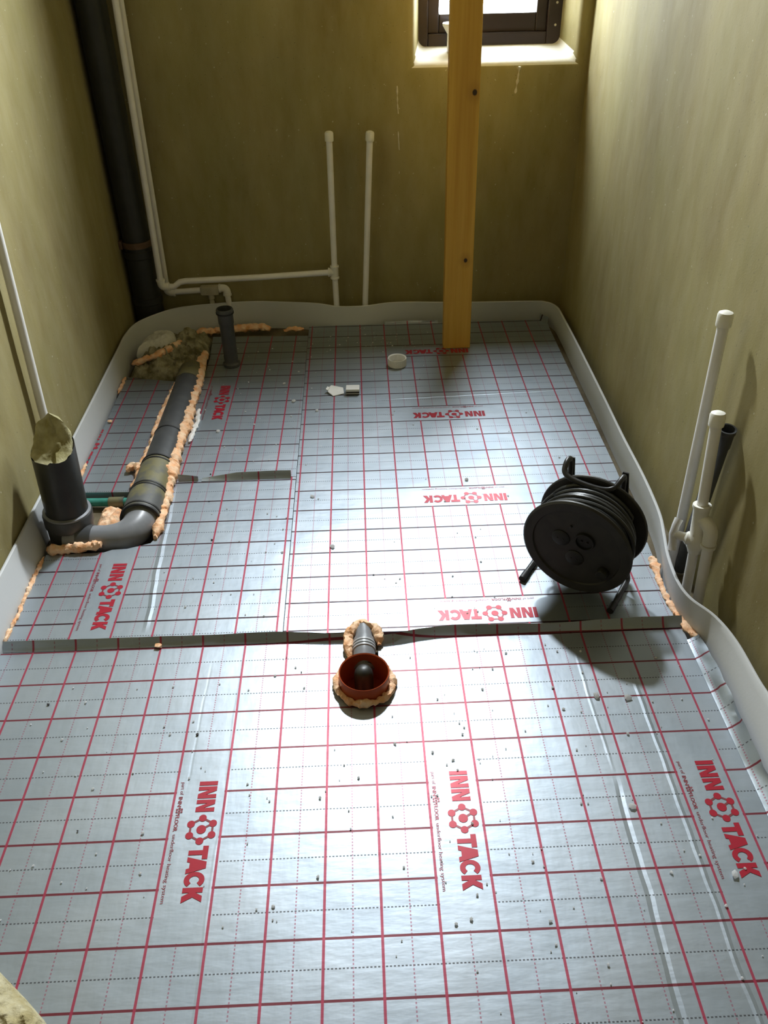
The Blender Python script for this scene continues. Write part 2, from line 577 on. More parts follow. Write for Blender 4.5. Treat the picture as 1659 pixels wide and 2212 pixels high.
# window: dark frame, sash, pane
bm = bmesh.new()
y0, y1 = WB + .15, WB + .215
def rect_frame(bm, x0, x1, z0, z1, wl, wr, wb, wt, ya, yb2, bev=.004):
    box(bm, x0, x0 + wl, ya, yb2, z0, z1, bev)
    box(bm, x1 - wr, x1, ya, yb2, z0, z1, bev)
    box(bm, x0 + wl, x1 - wr, ya, yb2, z0, z0 + wb, bev)
    box(bm, x0 + wl, x1 - wr, ya, yb2, z1 - wt, z1, bev)
rect_frame(bm, BX0 - .01, BX1 + .01, BZ0 - .01, BZ1 + .01, .045, .060, .050, .05, y0, y1)
win = struct(link('window_1', bm, 'brown_frame'))
bm = bmesh.new()
rect_frame(bm, BX0 + .034, BX1 - .048, BZ0 + .038, BZ1 - .038, .042, .042, .062, .05, y0 + .016, y1 + .01)
sash = link('sash', bm, 'brown_frame', win)
bm = bmesh.new(); box(bm, BX0 + .07, BX1 - .085, y0 + .044, y0 + .048, BZ0 + .09, BZ1 - .08); link('pane', bm, 'glass', sash)
for zz in (.03, .10):
    bm = bmesh.new(); lathe(bm, [(0, .003), (.0035, .0025), (.005, 0), (.005, -.004), (0, -.004)], (BX1 - .02, y0 + .001, BZ0 + zz + .03), (0, -1, 0), 12)
    link('screw_cover', bm, 'beige', win, True)

# ------------------------------------------------------------------ insulation boards
def to_local(o, x, y, z=0.0):
    return o.matrix_basis.inverted() @ V((x, y, z))

def slab_mesh(o, poly, zt, zb, mat, name, inset=.0012):
    """a board as an extruded outline with a softened top edge"""
    bm = bmesh.new()
    L = [to_local(o, x, y) for x, y in poly]
    top = [bm.verts.new((p.x, p.y, zt)) for p in L]
    f = bm.faces.new(top)
    f.normal_update()
    if f.normal.z < 0:
        f.normal_flip()
    r = bmesh.ops.extrude_face_region(bm, geom=[f])
    vs = [e for e in r['geom'] if isinstance(e, bmesh.types.BMVert)]
    for v_ in vs:
        v_.co.z = zb
    bm.faces.ensure_lookup_table()
    te = [e for e in bm.edges if all(abs(v_.co.z - zt) < 1e-6 for v_ in e.verts)]
    bmesh.ops.bevel(bm, geom=te, offset=inset, segments=2, affect='EDGES', profile=.5)
    return link(name, bm, mat, o)

MAROON, DARKROW = (.15, .020, .032), (.030, .008, .013)
def board(label, org, ang, pitch, poly, mat, zt=0.0):
    o = thing('insulation_board', label, 'insulation board', (org[0], org[1], 0), ang, 'foil faced insulation boards')
    slab_mesh(o, poly, zt, -.032, mat, 'foil_face')
    return o

m_fg = foil('tacker_foil_near', .1, -3, 5, 1, 0, 40, 4, MAROON,
            [(.572, .649, .575, .30, .005, .0004), (.575, .30, .567, -.25, .008, -.0010), (.686, .60, .683, -.25, .006, .0007), (-.20, .70, -.205, -.30, .004, .00014), (-.27, .66, -.28, .3, .004, -.00014)], row_w=.0225)
m_rf = foil('tacker_foil_far', .0978, 3, 40, 4, 0, 5, 1, DARKROW, [(.28, .155, .98, .19, .005, .0008), (.0, .14, .28, .155, .004, .0004)])
m_ll = foil('tacker_foil_mid', .0998, -3, 5, 1, -2, 40, 4, DARKROW, [(-.155, .50, -.118, -.14, .009, .0012)])
m_ur = foil('tacker_foil_back', .09695, 2, 5, 1, 1, 40, 4, DARKROW)
m_ul = foil('tacker_foil_corner', .09695, -2, 5, 1, -2, 40, 4, DARKROW)

near = board('large silver foil board nearest the doorway, with the round floor drain standing in it', (0, 0), 0, .1,
             [(-.776, -1.25), (.846, -1.25), (.846, .700), (.114, .700)] + [(.080 + .0580 * math.cos(math.radians(a)), .560 + .0580 * math.sin(math.radians(a))) for a in range(56, -237, -12)] + [(.046, .700), (-.776, .704)], m_fg)
far = board('long silver foil board under the timber post and the cable reel', (-.1003, 1.7180), -.00289, .0978,
            [(-.1132, .730), (.846, .714), (.848, .82), (.858, 1.06), (.866, 1.4), (.868, 2.47), (.850, 2.508), (-.1118, 2.512)], m_rf, .001)
mid = board('silver foil board beside the muddy waste pipe elbow, with a white crease along it', (-.3282, .8942), -.00398, .0998,
            [(-.776, .727), (-.1137, .727), (-.1137, 1.408), (-.486, 1.4095), (-.484, 1.150), (-.500, 1.105), (-.56, 1.084), (-.60, 1.082), (-.62, 1.072), (-.776, 1.070)], m_ll)
ur = board('silver foil board around the short upright grey pipe', (-.6588, 1.6053), -.01626, .09695,
           [(-.486, 1.410), (-.1137, 1.410), (-.1125, 2.425), (-.498, 2.440), (-.486, 2.240)], m_ur)
ul = board('narrow silver foil board between the waste pipe and the edge strip', (-.6588, 1.6053), -.01626, .09695,
           [(-.776, 1.362), (-.605, 1.356), (-.588, 2.062), (-.776, 2.108)], m_ul)

# --- printed logos: bold letters, six-dot emblem, small caption
def logo_polys():
    P = []
    def rect(u0, u1, v0, v1): return [(u0, v0), (u1, v0), (u1, v1), (u0, v1)]
    h = .146
    P.append(rect(0, .037, 0, h))
    for a, b_ in ((.048, .155), (.168, .275)):
        wd, sl = .036, .044
        P.append([(a, 0), (a + wd, 0), (a + wd - .004, h * .60), (b_ - wd - .004, 0), (b_, 0), (b_, h), (b_ - wd, h), (b_ - wd + .004, h * .40), (a + wd + .004, h), (a, h)])
    P.append([(.600, 0), (.637, 0), (.637, h - .042), (.672, h - .042), (.672, h), (.565, h), (.565, h - .042), (.600, h - .042)])
    a0, a1 = .652, .785
    mid_ = (a0 + a1) / 2
    P.append([(a0, 0), (a0 + .038, 0), (a0 + .044, .022), (a1 - .044, .022), (a1 - .038, 0), (a1, 0), (mid_ + .026, h), (mid_ - .026, h)])
    c, R_, r_ = (.832, h / 2), h / 2 + .002, h / 2 - .038
    A = [math.radians(38 + (322 - 38) * i / 22) for i in range(23)]
    P.append([(c[0] + R_ * .82 * math.cos(t), c[1] + R_ * math.sin(t)) for t in A] + [(c[0] + r_ * .82 * math.cos(t), c[1] + r_ * math.sin(t)) for t in reversed(A)])
    P.append([(.890, 0), (.928, 0), (.928, h * .36), (.955, 0), (1.003, 0), (.962, h * .53), (1.0, h), (.955, h), (.928, h * .66), (.928, h), (.890, h)])
    return P
def dot(c, r, n=20): return [(c[0] + r * math.cos(2 * PI * i / n), c[1] + r * math.sin(2 * PI * i / n)) for i in range(n)]
def bar(a, b_, wd):
    d = V((b_[0] - a[0], b_[1] - a[1])).normalized()
    px_, py_ = -d.y * wd / 2, d.x * wd / 2
    return [(a[0] + px_, a[1] + py_), (b_[0] + px_, b_[1] + py_), (b_[0] - px_, b_[1] - py_), (a[0] - px_, a[1] - py_)]
def emblem(c, R_, k=1.0):
    vs = [(c[0] + R_ * math.cos(PI * i / 3), c[1] + R_ * math.sin(PI * i / 3)) for i in range(6)]
    lines = [bar(vs[i], vs[(i + 1) % 6], .017 * k) for i in range(6)] + [bar(c, vs[2], .017 * k)]
    dots = [dot(v_, .030 * k) for v_ in vs] + [dot(c, .037 * k)]
    return dots, lines

def poly_bm(polys, z):
    bm = bmesh.new()
    for i, p in enumerate(polys):
        f = bm.faces.new([bm.verts.new((x, y, z)) for x, y in p])
        f.normal_update()
        if f.normal.z < 0:
            f.normal_flip()
    bmesh.ops.triangulate(bm, faces=[f for f in bm.faces if len(f.verts) > 4])
    return bm

def text_mesh(body, x0, x1, y0, offset):
    cu = bpy.data.curves.new('caption_font', 'FONT')
    cu.body = body
    cu.size = .075
    cu.offset = offset
    cu.resolution_u = 2
    ob = bpy.data.objects.new('caption_font', cu)
    COL.objects.link(ob)
    dg = bpy.context.evaluated_depsgraph_get()
    me = bpy.data.meshes.new_from_object(ob.evaluated_get(dg))
    bpy.data.objects.remove(ob)
    bm = bmesh.new()
    bm.from_mesh(me)
    bpy.data.meshes.remove(me)
    xs = [v_.co.x for v_ in bm.verts]
    k = (x1 - x0) / (max(xs) - min(xs))
    lo = min(xs)
    for v_ in bm.verts:
        v_.co = V((x0 + (v_.co.x - lo) * k, y0 + v_.co.y * .55, 0))
    return bm

def join(bms):
    out = bmesh.new()
    for b_ in bms:
        me = bpy.data.meshes.new('t')
        b_.to_mesh(me)
        b_.free()
        out.from_mesh(me)
        bpy.data.meshes.remove(me)
    return out

dots, lines = emblem((.4275, .068), .097)
e2, l2 = emblem((.2575, -.125), .0225, .26)
B_letters = poly_bm(logo_polys() + dots, .0007)
B_lines = poly_bm(lines, .0005)
B_cap = join([text_mesh('part of', 0, .115, -.143, 0), text_mesh('INN', .133, .222, -.146, .0022), text_mesh('FLOOR', .292, .437, -.146, .0022),
              text_mesh('underfloor heating system', .462, 1.0, -.143, 0)])
for v_ in B_cap.verts:
    v_.co.z = .0006
B_cap = join([B_cap, poly_bm(l2, .0006), poly_bm(e2, .0009)])
PRINT = []
for nm, bm_, mt in (('printed_letters', B_letters, 'print_red'), ('printed_emblem_lines', B_lines, 'print_line'), ('printed_caption', B_cap, 'print_small')):
    me = bpy.data.meshes.new(nm)
    bm_.to_mesh(me)
    bm_.free()
    me.materials.append(M[mt])
    PRINT.append((nm, me))

def add_print(brd, pitch, start, ang, ztop=.0, clip=None):
    """place the printed logo on a board; start in grid units, text runs along ang (board frame)"""
    k = 2.5 * pitch
    for nm, me in PRINT:
        if clip is not None:
            bm2 = bmesh.new()
            bm2.from_mesh(me)
            bmesh.ops.bisect_plane(bm2, geom=bm2.verts[:] + bm2.edges[:] + bm2.faces[:], plane_co=(0, clip, 0), plane_no=(0, 1, 0), clear_inner=True)
            if not bm2.faces:
                bm2.free()
                continue
            me = bpy.data.meshes.new(nm)
            bm2.to_mesh(me)
            bm2.free()
            me.materials.append(M['print_red'])
        o = bpy.data.objects.new(nm, me)
        COL.objects.link(o)
        o.parent = brd
        o.location = (start[0] * pitch, start[1] * pitch, ztop)
        o.rotation_euler = (0, 0, ang)
        o.scale = (k, k, 1)
for c in (-3, 2, 7):
    add_print(near, .1, (c + .455, 3.24), -PI / 2)
for r in (-10, -5, 0, 5):
    add_print(far, .0978, (6.26, r + .545), PI, .001)
add_print(mid, .0998, (-3 + .455, 1.25), -PI / 2)
add_print(ur, .09695, (2 + .455, 4.25), -PI / 2)
add_print(ul, .09695, (-2 + .455, 1.25), -PI / 2, 0, .118)

# --- loose foil flaps that stand up along the joints
def flap(brd, path, mat, name='overlap_flap', seed=0, h=.020, lean=.017, wob=.0015, along='x', n=4):
    """path: points (x, y) of the fold; the flap rises h and leans by `lean` (callables of t allowed)"""
    bm = bmesh.new()
    pts = resample([(x, y, 0) for x, y in path], .012)
    rows = []
    for i, p in enumerate(pts):
        t = i / (len(pts) - 1)
        hh = (h(t) if callable(h) else h) * (1 + .10 * nz(p, 9, seed))
        ll = lean(t) if callable(lean) else lean
        rv = []
        for k in range(n + 1):
            s = k / n
            q = V(p)
            off = ll * s + wob * nz((p.x, p.y, s), 22, seed + 3) * s
            if along == 'x':
                q.y += off
            else:
                q.x += off
            q.z = .0012 + hh * (s ** 1.3) + .2 * wob * nz((p.x, p.y, s), 40, seed + 7) * s
            rv.append(bm.verts.new(to_local(brd, q.x, q.y, q.z)))
        rows.append(rv)
    for a, c in zip(rows, rows[1:]):
        for k in range(n):
            bm.faces.new((a[k], c[k], c[k + 1], a[k + 1]))
    f0 = bm.faces[:]
    r = bmesh.ops.extrude_face_region(bm, geom=f0)
    for e in r['geom']:
        if isinstance(e, bmesh.types.BMVert):
            e.co.z += .0006
            if along == 'x':
                e.co.y += .0006
    return link(name, bm, mat, brd, True)
gz = lambda x, c, s: math.exp(-((x - c) / s) ** 2)
flap(near, [(-.772 + .04 * i, .7015 + .003 * nz((i, 0, 0), .3, 2) - .010 * gz(-.772 + .04 * i, .03, .10)) for i in range(21)] + [(.044, .692)], m_fg, seed=1)
flap(near, [(.116, .680)] + [(.13 + .04 * i, .7000 - .022 * gz(.13 + .04 * i, .13, .09) + .003 * nz((i, 0, 0), .4, 5)) for i in range(18)] + [(.846, .702)], m_fg, seed=4,
     lean=lambda t: .017 + .004 * math.sin(t * 9))
flap(near, [(.842, .66 - .05 * i) for i in range(36)], m_fg, seed=7, h=lambda t: .020 + .008 * math.sin(t * 11), lean=.026, along='y', wob=.007)
flap(mid, [(-.470 + .01 * i, 1.398) for i in range(7)], m_ll, 'curled_corner', 15, h=lambda t: .024 - .010 * t, lean=.006, wob=.004)
flap(mid, [(-.400 + .03 * i, 1.397) for i in range(9)] + [(-.128, 1.396)], m_ll, seed=11, h=lambda t: .003 + .018 * min(1, t * 2.5), lean=.012)

flap(far, [(.20, 2.503), (.26, 2.505), (.34, 2.504), (.42, 2.505)], m_rf, 'foil_edge', 23, h=.010, lean=.006, wob=.006)
flap(far, [(.842, 2.500), (.868, 2.462)], m_rf, 'foil_edge', 27, h=.026, lean=.010, wob=.004)

# ------------------------------------------------------------------ edge strip
base = [(-.782, -1.20), (-.783, .0), (-.784, .737), (-.784, 1.077), (-.803, 1.125), (-.805, 1.18), (-.805, 1.30), (-.803, 1.37), (-.787, 1.46), (-.785, 1.56), (-.786, 1.80), (-.786, 2.108), (-.784, 2.242), (-.752, 2.383), (-.657, 2.497), (-.55, 2.548),
        (-.362, 2.580), (-.187, 2.568), (-.07, 2.538), (.007, 2.516), (.122, 2.514), (.257, 2.540), (.526, 2.545), (.80, 2.540), (.868, 2.526), (.897, 2.480), (.903, 2.39), (.901, 2.085),
        (.900, 1.769), (.896, 1.502), (.896, 1.271), (.891, 1.092), (.878, .982), (.856, .872), (.848, .776), (.860, .705), (.878, .650), (.882, .50), (.879, .368), (.876, .25), (.874, -.1), (.874, -1.20)]
top = [(-.803, -1.20, .11), (-.804, .0, .11), (-.806, .86, .095), (-.806, 1.1, .092), (-.807, 1.135, .092), (-.807, 1.19, .091), (-.807, 1.31, .090), (-.806, 1.38, .089), (-.801, 1.46, .088), (-.799, 1.55, .088), (-.798, 1.83, .088), (-.797, 2.15, .090), (-.794, 2.29, .092), (-.766, 2.40, .092), (-.668, 2.515, .088), (-.56, 2.560, .085),
       (-.362, 2.590, .082), (-.187, 2.572, .081), (-.07, 2.548, .081), (.012, 2.520, .078), (.120, 2.518, .078), (.257, 2.540, .080), (.526, 2.532, .075), (.80, 2.524, .074), (.862, 2.512, .074), (.893, 2.465, .074), (.898, 2.37, .074), (.898, 2.085, .075),
       (.894, 1.72, .076), (.890, 1.46, .076), (.889, 1.23, .078), (.880, 1.06, .080), (.865, .970, .080), (.847, .877, .080), (.840, .781, .080), (.850, .715, .082), (.886, .655, .080), (.904, .575, .080), (.907, .46, .082), (.911, .36, .084), (.912, -.1, .09), (.912, -1.20, .09)]
def cat(P, n=6):
    """Catmull-Rom through points"""
    P = [V(p) for p in P]
    out = []
    for i in range(len(P) - 1):
        a, b_, c, d = P[max(i - 1, 0)], P[i], P[i + 1], P[min(i + 2, len(P) - 1)]
        for k in range(n):
            t = k / n
            out.append(.5 * ((2 * b_) + (c - a) * t + (2 * a - 5 * b_ + 4 * c - d) * t * t + (3 * b_ - a - 3 * c + d) * t ** 3))
    out.append(P[-1])
    return out
Bs = cat([(x, y, FZ + .002) for x, y in base])
Ts = cat(top)
bm = bmesh.new()
rows = []
NB = 6
for i in range(len(Bs)):
    tv = (Bs[min(i + 1, len(Bs) - 1)] - Bs[max(i - 1, 0)])
    out = V((-tv.y, tv.x, 0)).normalized() * .008      # towards the wall
    b0, t0 = Bs[i].copy(), Ts[i].copy()
    b1 = V((b0.x, b0.y, 0.0))
    line = [b0] + [b1.lerp(t0, k / NB) for k in range(NB + 1)]
    inner = [bm.verts.new(p) for p in line]
    rowv = inner + [bm.verts.new(t0 + out * .35 + V((0, 0, .002))), bm.verts.new(t0 + out * .75 + V((0, 0, .0018)))] + [bm.verts.new(p + out) for p in reversed(line)]
    rows.append(rowv)
K = len(rows[0])
for a, c in zip(rows, rows[1:]):
    for k in range(K):
        bm.faces.new((a[k], a[(k + 1) % K], c[(k + 1) % K], c[k]))
bm.faces.new(rows[0]); bm.faces.new(rows[-1][::-1])
tag(link('edge_strip', bm, 'strip', smooth=True), 'white foam edge strip standing along the foot of the plaster walls', 'edge strip')

# ------------------------------------------------------------------ timber post
bm = bmesh.new()
bm2 = bmesh.new()
pl = [(.4195, .5235, .001), (.4035, .5015, HC - .003)]
vs = []
for x0, x1, z in pl:
    vs.append([bm.verts.new((x - .467, y - 2.25, z)) for x, y in ((x0, 2.262), (x1, 2.262), (x1, 2.312), (x0, 2.312))])
for k in range(4):
    bm.faces.new((vs[0][k], vs[0][(k + 1) % 4], vs[1][(k + 1) % 4], vs[1][k]))
bm.faces.new(vs[0][::-1]); bm.faces.new(vs[1])
bmesh.ops.bevel(bm, geom=bm.edges[:], offset=.003, segments=2, affect='EDGES', profile=.5)
bm2.free()
tag(link('timber_post', bm, 'pine', loc=(.467, 2.25, 0)), 'upright yellow pine post with two dark knots standing before the window', 'post')

# ------------------------------------------------------------------ white water pipes
PR = .0118
def capped(parent, p, ax, r=PR):
    bm = bmesh.new()
    lathe(bm, [(r * 1.30, -.022), (r * 1.30, -.022), (r * 1.36, -.018), (r * 1.36, .004), (r * 1.2, .009), (r * .7, .012), (0, .013)], p, ax, 24)
    bmesh.ops.contextual_create(bm, geom=[]) if False else None
    return link('cap', bm, 'fitting', parent, True)
def pipe(parent, path, r=PR, mat='white_pipe', name='pipe', seg=20):
    bm = bmesh.new()
    tube(bm, path, r, seg)
    return link(name, bm, mat, parent, True)
def socket(bm, p, d, L, r):
    lathe(bm, [(r * .8, 0), (r, 0), (r * 1.06, .002), (r * 1.06, L * .35), (r, L * .45), (r, L), (r * .8, L)], p, d, 24)
def elbow(parent, a, c, b_, r=PR * 1.32, L=.026, mat='fitting'):
    """a fitting around the corner c between the directions to a and b"""
    a, c, b_ = V(a), V(c), V(b_)
    da, db = (a - c).normalized(), (b_ - c).normalized()
    bm = bmesh.new()
    path = [c + da * L] + bend(c + da * L, c, c + db * L, L * .72) + [c + db * L]
    tube(bm, path, r, 20)
    for d in (da, db):
        lathe(bm, [(r * .7, L - .002), (r * 1.12, L - .002), (r * 1.12, L + .005), (r * .7, L + .005)], c, d, 20)
    return link('elbow', bm, mat, parent, True)
def tee(parent, c, ax, side, r=PR * 1.32, L=.026, mat='fitting', name='tee'):
    c, ax, side = V(c), V(ax).normalized(), V(side).normalized()
    bm = bmesh.new()
    for d in (ax, -ax, side):
        lathe(bm, [(0, 0), (r, 0), (r, L - .007), (r * 1.14, L - .006), (r * 1.14, L), (r * .75, L)], c, d, 20)
    return link(name, bm, mat, parent, True)

# the run with the branch across the back wall
t = thing('water_pipe', 'white water pipe beside the soil stack, running across the back wall to a capped riser', 'pipe')
yv = 2.548
pipe(t, [(-.632, 2.515, HC - .01), (-.6643, 2.505, 1.163), (-.6835, 2.505, .216)])
elbow(t, (-.6835, 2.505, .3), (-.6835, 2.505, .190), (-.6, 2.510, .190))
pipe(t, [(-.6835, 2.505, .190), (-.635, 2.510, .188), (-.610, 2.515, .204), (-.588, 2.518, .206), (-.30, 2.533, .207), (.004, yv, .214)])
tee(t, (.004, yv, .214), (.02, 0, 1), (-1, 0, 0))
pipe(t, [(.0055, yv, .02), (.004, yv, .214), (.0095, yv, .725)])
capped(t, (.0097, yv, .727), (.01, 0, 1))
t = thing('water_pipe', 'white water pipe with a small drain valve dropping behind the short upright grey pipe', 'pipe')
yw = 2.586
pipe(t, [(-.628, 2.586, HC - .01), (-.6672, yw, 1.154), (-.6835, yw, .165)])
elbow(t, (-.6835, yw, .3), (-.6835, yw, .135), (-.5, yw, .138))
pipe(t, [(-.6835, yw, .135), (-.44, yw, .145)])
bm = bmesh.new(); box(bm, -.548, -.473, yw - .017, yw + .016, .122, .159, .006)
link('valve_body', bm, 'beige', t, True)
bm = bmesh.new(); lathe(bm, [(0, 0), (.013, 0), (.013, -.020), (.009, -.024), (.009, -.032), (.0105, -.033), (.0105, -.040), (0, -.040)], (-.508, yw, .124), (0, 0, 1), 16)
link('drain_valve', bm, 'beige', t, True)
elbow(t, (-.5, yw, .145), (-.4415, yw, .147), (-.4405, yw, 0))
pipe(t, [(-.4415, yw, .143), (-.439, yw + .006, .02)])
t = thing('water_pipe', 'capped white riser nearest the timber post, on the dark back wall', 'pipe')
pipe(t, [(.1215, yv, .01), (.123, yv, .08), (.1585, yv, .722)])
capped(t, (.1588, yv, .724), (.055, 0, 1))
t = thing('water_pipe', 'white pipe running up the left wall behind the black waste riser', 'pipe')
pipe(t, [(-.784, 1.330, .03), (-.7945, 1.356, .29), (-.7955, 1.404, .755), (-.797, 1.51, 1.8)])

# right wall group
t = thing('water_pipe', 'tall capped white pipe standing against the right wall', 'pipe')
pipe(t, [(.9005, .949, -.02), (.9005, .9495, .02), (.9005, .985, .665)], .0128)
capped(t, (.9005, .9855, .668), (0, .05, 1), .0128)
t = thing('water_pipe', 'short capped white pipe with a stop valve and a looped branch by the right wall', 'pipe')
A0, A1 = V((.885, .802, -.02)), V((.885, .873, .478))
ta = V((.886, .836, .236))
pipe(t, [ta, A1], .0128)
capped(t, A1 + V((0, .0005, .003)), (0, .14, 1), .0128)
bm = bmesh.new()
lathe(bm, [(.0128, .030), (.021, .030), (.0215, .024), (.019, .018), (.018, 0), (.018, -.05), (.022, -.056), (.023, -.082), (.0185, -.092), (.0165, -.10), (.0128, -.10)], ta - V((0, 0, .002)), (-.02, .13, 1), 24)
link('valve_body', bm, 'fitting', t, True)
bm = bmesh.new()
c0 = ta + V((-.002, -.010, -.068))
lathe(bm, [(0, 0), (.017, 0), (.0165, .02), (.011, .026), (.010, .048), (.012, .050), (0, .050)], c0, (-1, .55, .05), 20)
hc = c0 + V((-1, .55, .05)).normalized() * .052
link('valve_stem', bm, 'fitting', t, True)
bm = bmesh.new()
tube(bm, [hc + V((.012, .014, .034)), hc + V((.004, .006, .02)), hc, hc + V((.0, -.006, -.016)), hc + V((-.002, -.018, -.036))], [.0105, .0092, .0100, .0092, .0110], 14)
link('valve_handle', bm, 'white', t, True)
pipe(t, [ta + V((-.001, -.014, -.095)), A0], .0120)
cB = V((.905, .806, .222))
bm = bmesh.new()
tube(bm, [ta + V((0, -.002, -.008))] + bend(ta + V((0, -.002, -.008)), cB, cB - V((0, .01, .05)), .024) + [cB + V((0, -.007, -.045))], .0165, 20)
lathe(bm, [(.0128, 0), (.0185, 0), (.0185, .008), (.0128, .008)], cB + V((0, -.007, -.045)), (0, .1, -1), 20)
link('elbow', bm, 'fitting', t, True)
pipe(t, [cB + V((0, -.006, -.04)), (.905, .770, -.02)], .0128)
t = thing('waste_pipe', 'dark grey open waste pipe leaning behind the white pipes at the right wall', 'pipe')
ga, gb = V((.9200, .938, -.02)), V((.9195, .882, .4435))
ax = (gb - ga).normalized()
bm = bmesh.new()
L = (gb - ga).length
lathe(bm, [(0, 0), (.0165, 0), (.0165, L - .055), (.0185, L - .05), (.0185, L - .012), (.0205, L - .01), (.0205, L), (.0165, L), (.0155, L - .06), (0, L - .06)], ga, ax, 24)
link('pipe', bm, 'grey_pipe', t, True)

# ------------------------------------------------------------------ soil stack in the corner
t = thing('soil_stack', 'dark grey vertical soil stack in the corner by the white pipes', 'pipe', (-.7575, 2.545, 0))
bm = bmesh.new(); lathe(bm, [(0, .30), (.052, .30), (.052, HC - .002), (0, HC - .002)], (0, 0, 0), (0, 0, 1), 40); link('pipe', bm, 'stack_pipe', t, True)
bm = bmesh.new(); lathe(bm, [(0, .10), (.0535, .10), (.0535, .30), (.058, .305), (.058, .328), (.053, .332), (0, .332)], (0, 0, 0), (0, 0, 1), 40); link('socket', bm, 'stack_pipe', t, True)
bm = bmesh.new(); lathe(bm, [(0, FZ), (.056, FZ), (.056, .115), (.0595, .118), (.0595, .140), (.054, .144), (0, .144)], (0, 0, 0), (0, 0, 1), 40); link('bend_socket', bm, 'black_pipe', t, True)
bm = bmesh.new()
lathe(bm, [(.0535, .345), (.0565, .345), (.0565, .368), (.0535, .368)], (0, 0, 0), (0, 0, 1), 40)
box(bm, -.068, -.050, -.035, -.010, .34, .372, .003)
link('pipe_clamp', bm, 'bracket', t, True)

# ------------------------------------------------------------------ waste pipe with upright riser
t = thing('waste_pipe', 'grey and black waste pipe lying in its foam channel, with a mud plugged upright riser', 'pipe')
ba, bb = V((-.7335, 1.170, -.030)), V((-.7165, 1.170, .285))
ax = (bb - ba).normalized()
bm = bmesh.new()
# upright black riser, its cut rim dips towards the room
seg, rings = 48, []
n0 = ax.orthogonal().normalized(); b0 = ax.cross(n0)
for h in (.06, .15, .24, None):
    ring = []
    for k in range(seg):
        a = 2 * PI * k / seg
        d = (n0 * math.cos(a) + b0 * math.sin(a))
        if h is None:
            hh = .302 + .016 * d.y - .006 * math.sin(a * 3) + (.008 if d.x > 0 else 0)
        else:
            hh = h
        ring.append(bm.verts.new(ba + ax * hh + d * .0565))
    rings.append(ring)
for a_, c_ in zip(rings, rings[1:]):
    for k in range(seg):
        bm.faces.new((a_[k], a_[(k + 1) % seg], c_[(k + 1) % seg], c_[k]))
inner = [bm.verts.new(v_.co + (ba + ax * .30 - v_.co) * .07 - ax * .012) for v_ in rings[-1]]
for k in range(seg):
    bm.faces.new((rings[-1][k], rings[-1][(k + 1) % seg], inner[(k + 1) % seg], inner[k]))
link('riser', bm, 'black_pipe', t, True)
bm = bmesh.new()
lathe(bm, [(0, 0), (.060, 0), (.0615, .045), (.0615, .062), (.0655, .066), (.0665, .098), (.0648, .102), (.058, .102), (.058, .07), (0, .07)], ba, ax, 48)
link('riser_socket', bm, 'grey_pipe', t, True)
bm = bmesh.new()
lathe(bm, [(.057, .100), (.0635, .101), (.0640, .108), (.057, .110)], ba, ax, 48)
link('seal_ring', bm, 'mid_grey', t, True)
# muddy sack pinched to a peak at the back of the rim
bm = bmesh.new()
cen = ba + ax * .296
peak = V((-.716, 1.205, .362))
prev = None
for j in range(13):
    s = j / 12
    ring = []
    for k in range(seg):
        a = 2 * PI * k / seg
        d = (n0 * math.cos(a) + b0 * math.sin(a))
        hh = .297 + .016 * d.y + (.008 if d.x > 0 else 0)
        p0 = ba + ax * hh + d * .0545
        p = p0.lerp(peak, s)
        side = max(0, min(1, .5 + 1.4 * (d.y + .15)))
        p += V((0, 0, (-.026 * (1 - side) + .010 * side) * math.sin(PI * s))) + V((d.x, d.y * .4, 0)) * (.011 * math.sin(PI * s) * side)
        p += d * nz(p, 60, 4) * .007 + V((0, 0, nz(p, 45, 8) * .009 * math.sin(PI * min(1, s * 1.2))))
        if d.y < -.2 and abs(d.x - .2) < .13:
            p.z -= .014 * math.sin(PI * min(1, s * 2.2))
        ring.append(bm.verts.new(p))
    if prev:
        for k in range(seg):
            bm.faces.new((prev[k], prev[(k + 1) % seg], ring[(k + 1) % seg], ring[k]))
    prev = ring
bm.faces.new(prev)
link('mud_plug', bm, 'mud_plug', t, True)
# elbow lying on its side
bm = bmesh.new()
eb = [V((-.735, 1.132, .002)), V((-.66, 1.129, .002))] + bend((-.66, 1.129, .002), (-.545, 1.125, .004), (-.541, 1.23, .009), .082, 12) + [V((-.541, 1.238, .009))]
tube(bm, eb, [.038, .038] + [.038 + .010 * i / 12 for i in range(13)] + [.0495], 36)
link('elbow', bm, 'mid_grey', t, True)
bm = bmesh.new()
lathe(bm, [(.030, 0), (.0405, 0), (.0415, .010), (.0405, .040), (.036, .042)], (-.700, 1.131, .002), (1, -.04, 0), 36)
link('elbow_collar', bm, 'grey_pipe', t, True)
pc = lambda y: V((-.543 + .004 * (y - 1.2) + .012 * max(0, y - 1.6), y, .010 - .022 * min(.5, y - 1.2)))
def pseg(y0, y1, r, mat, name):
    bm = bmesh.new()
    tube(bm, [pc(y0), pc((y0 + y1) / 2), pc(y1)], r, 36)
    return link(name, bm, mat, t, True)
pseg(1.20, 1.315, .0570, 'muddy_pipe', 'coupling')
pseg(1.30, 1.465, .0545, 'muddy_pipe', 'pipe')
pseg(1.45, 1.66, .0505, 'grey_pipe', 'pipe')
pseg(1.65, 2.12, .0490, 'grey_pipe', 'pipe')
pseg(2.03, 2.13, .0505, 'muddy_pipe', 'coupling')
for y, r in ((1.198, .0582), (1.213, .0588), (1.307, .0585), (1.318, .0585), (1.455, .0562), (1.472, .0558), (1.655, .0520)):
    bm = bmesh.new()
    d = (pc(y + .01) - pc(y)).normalized()
    lathe(bm, [(r * .9, -.003), (r, -.003), (r, .003), (r * .9, .003)], pc(y), d, 36)
    link('seal_ring', bm, 'rubber', t, True)

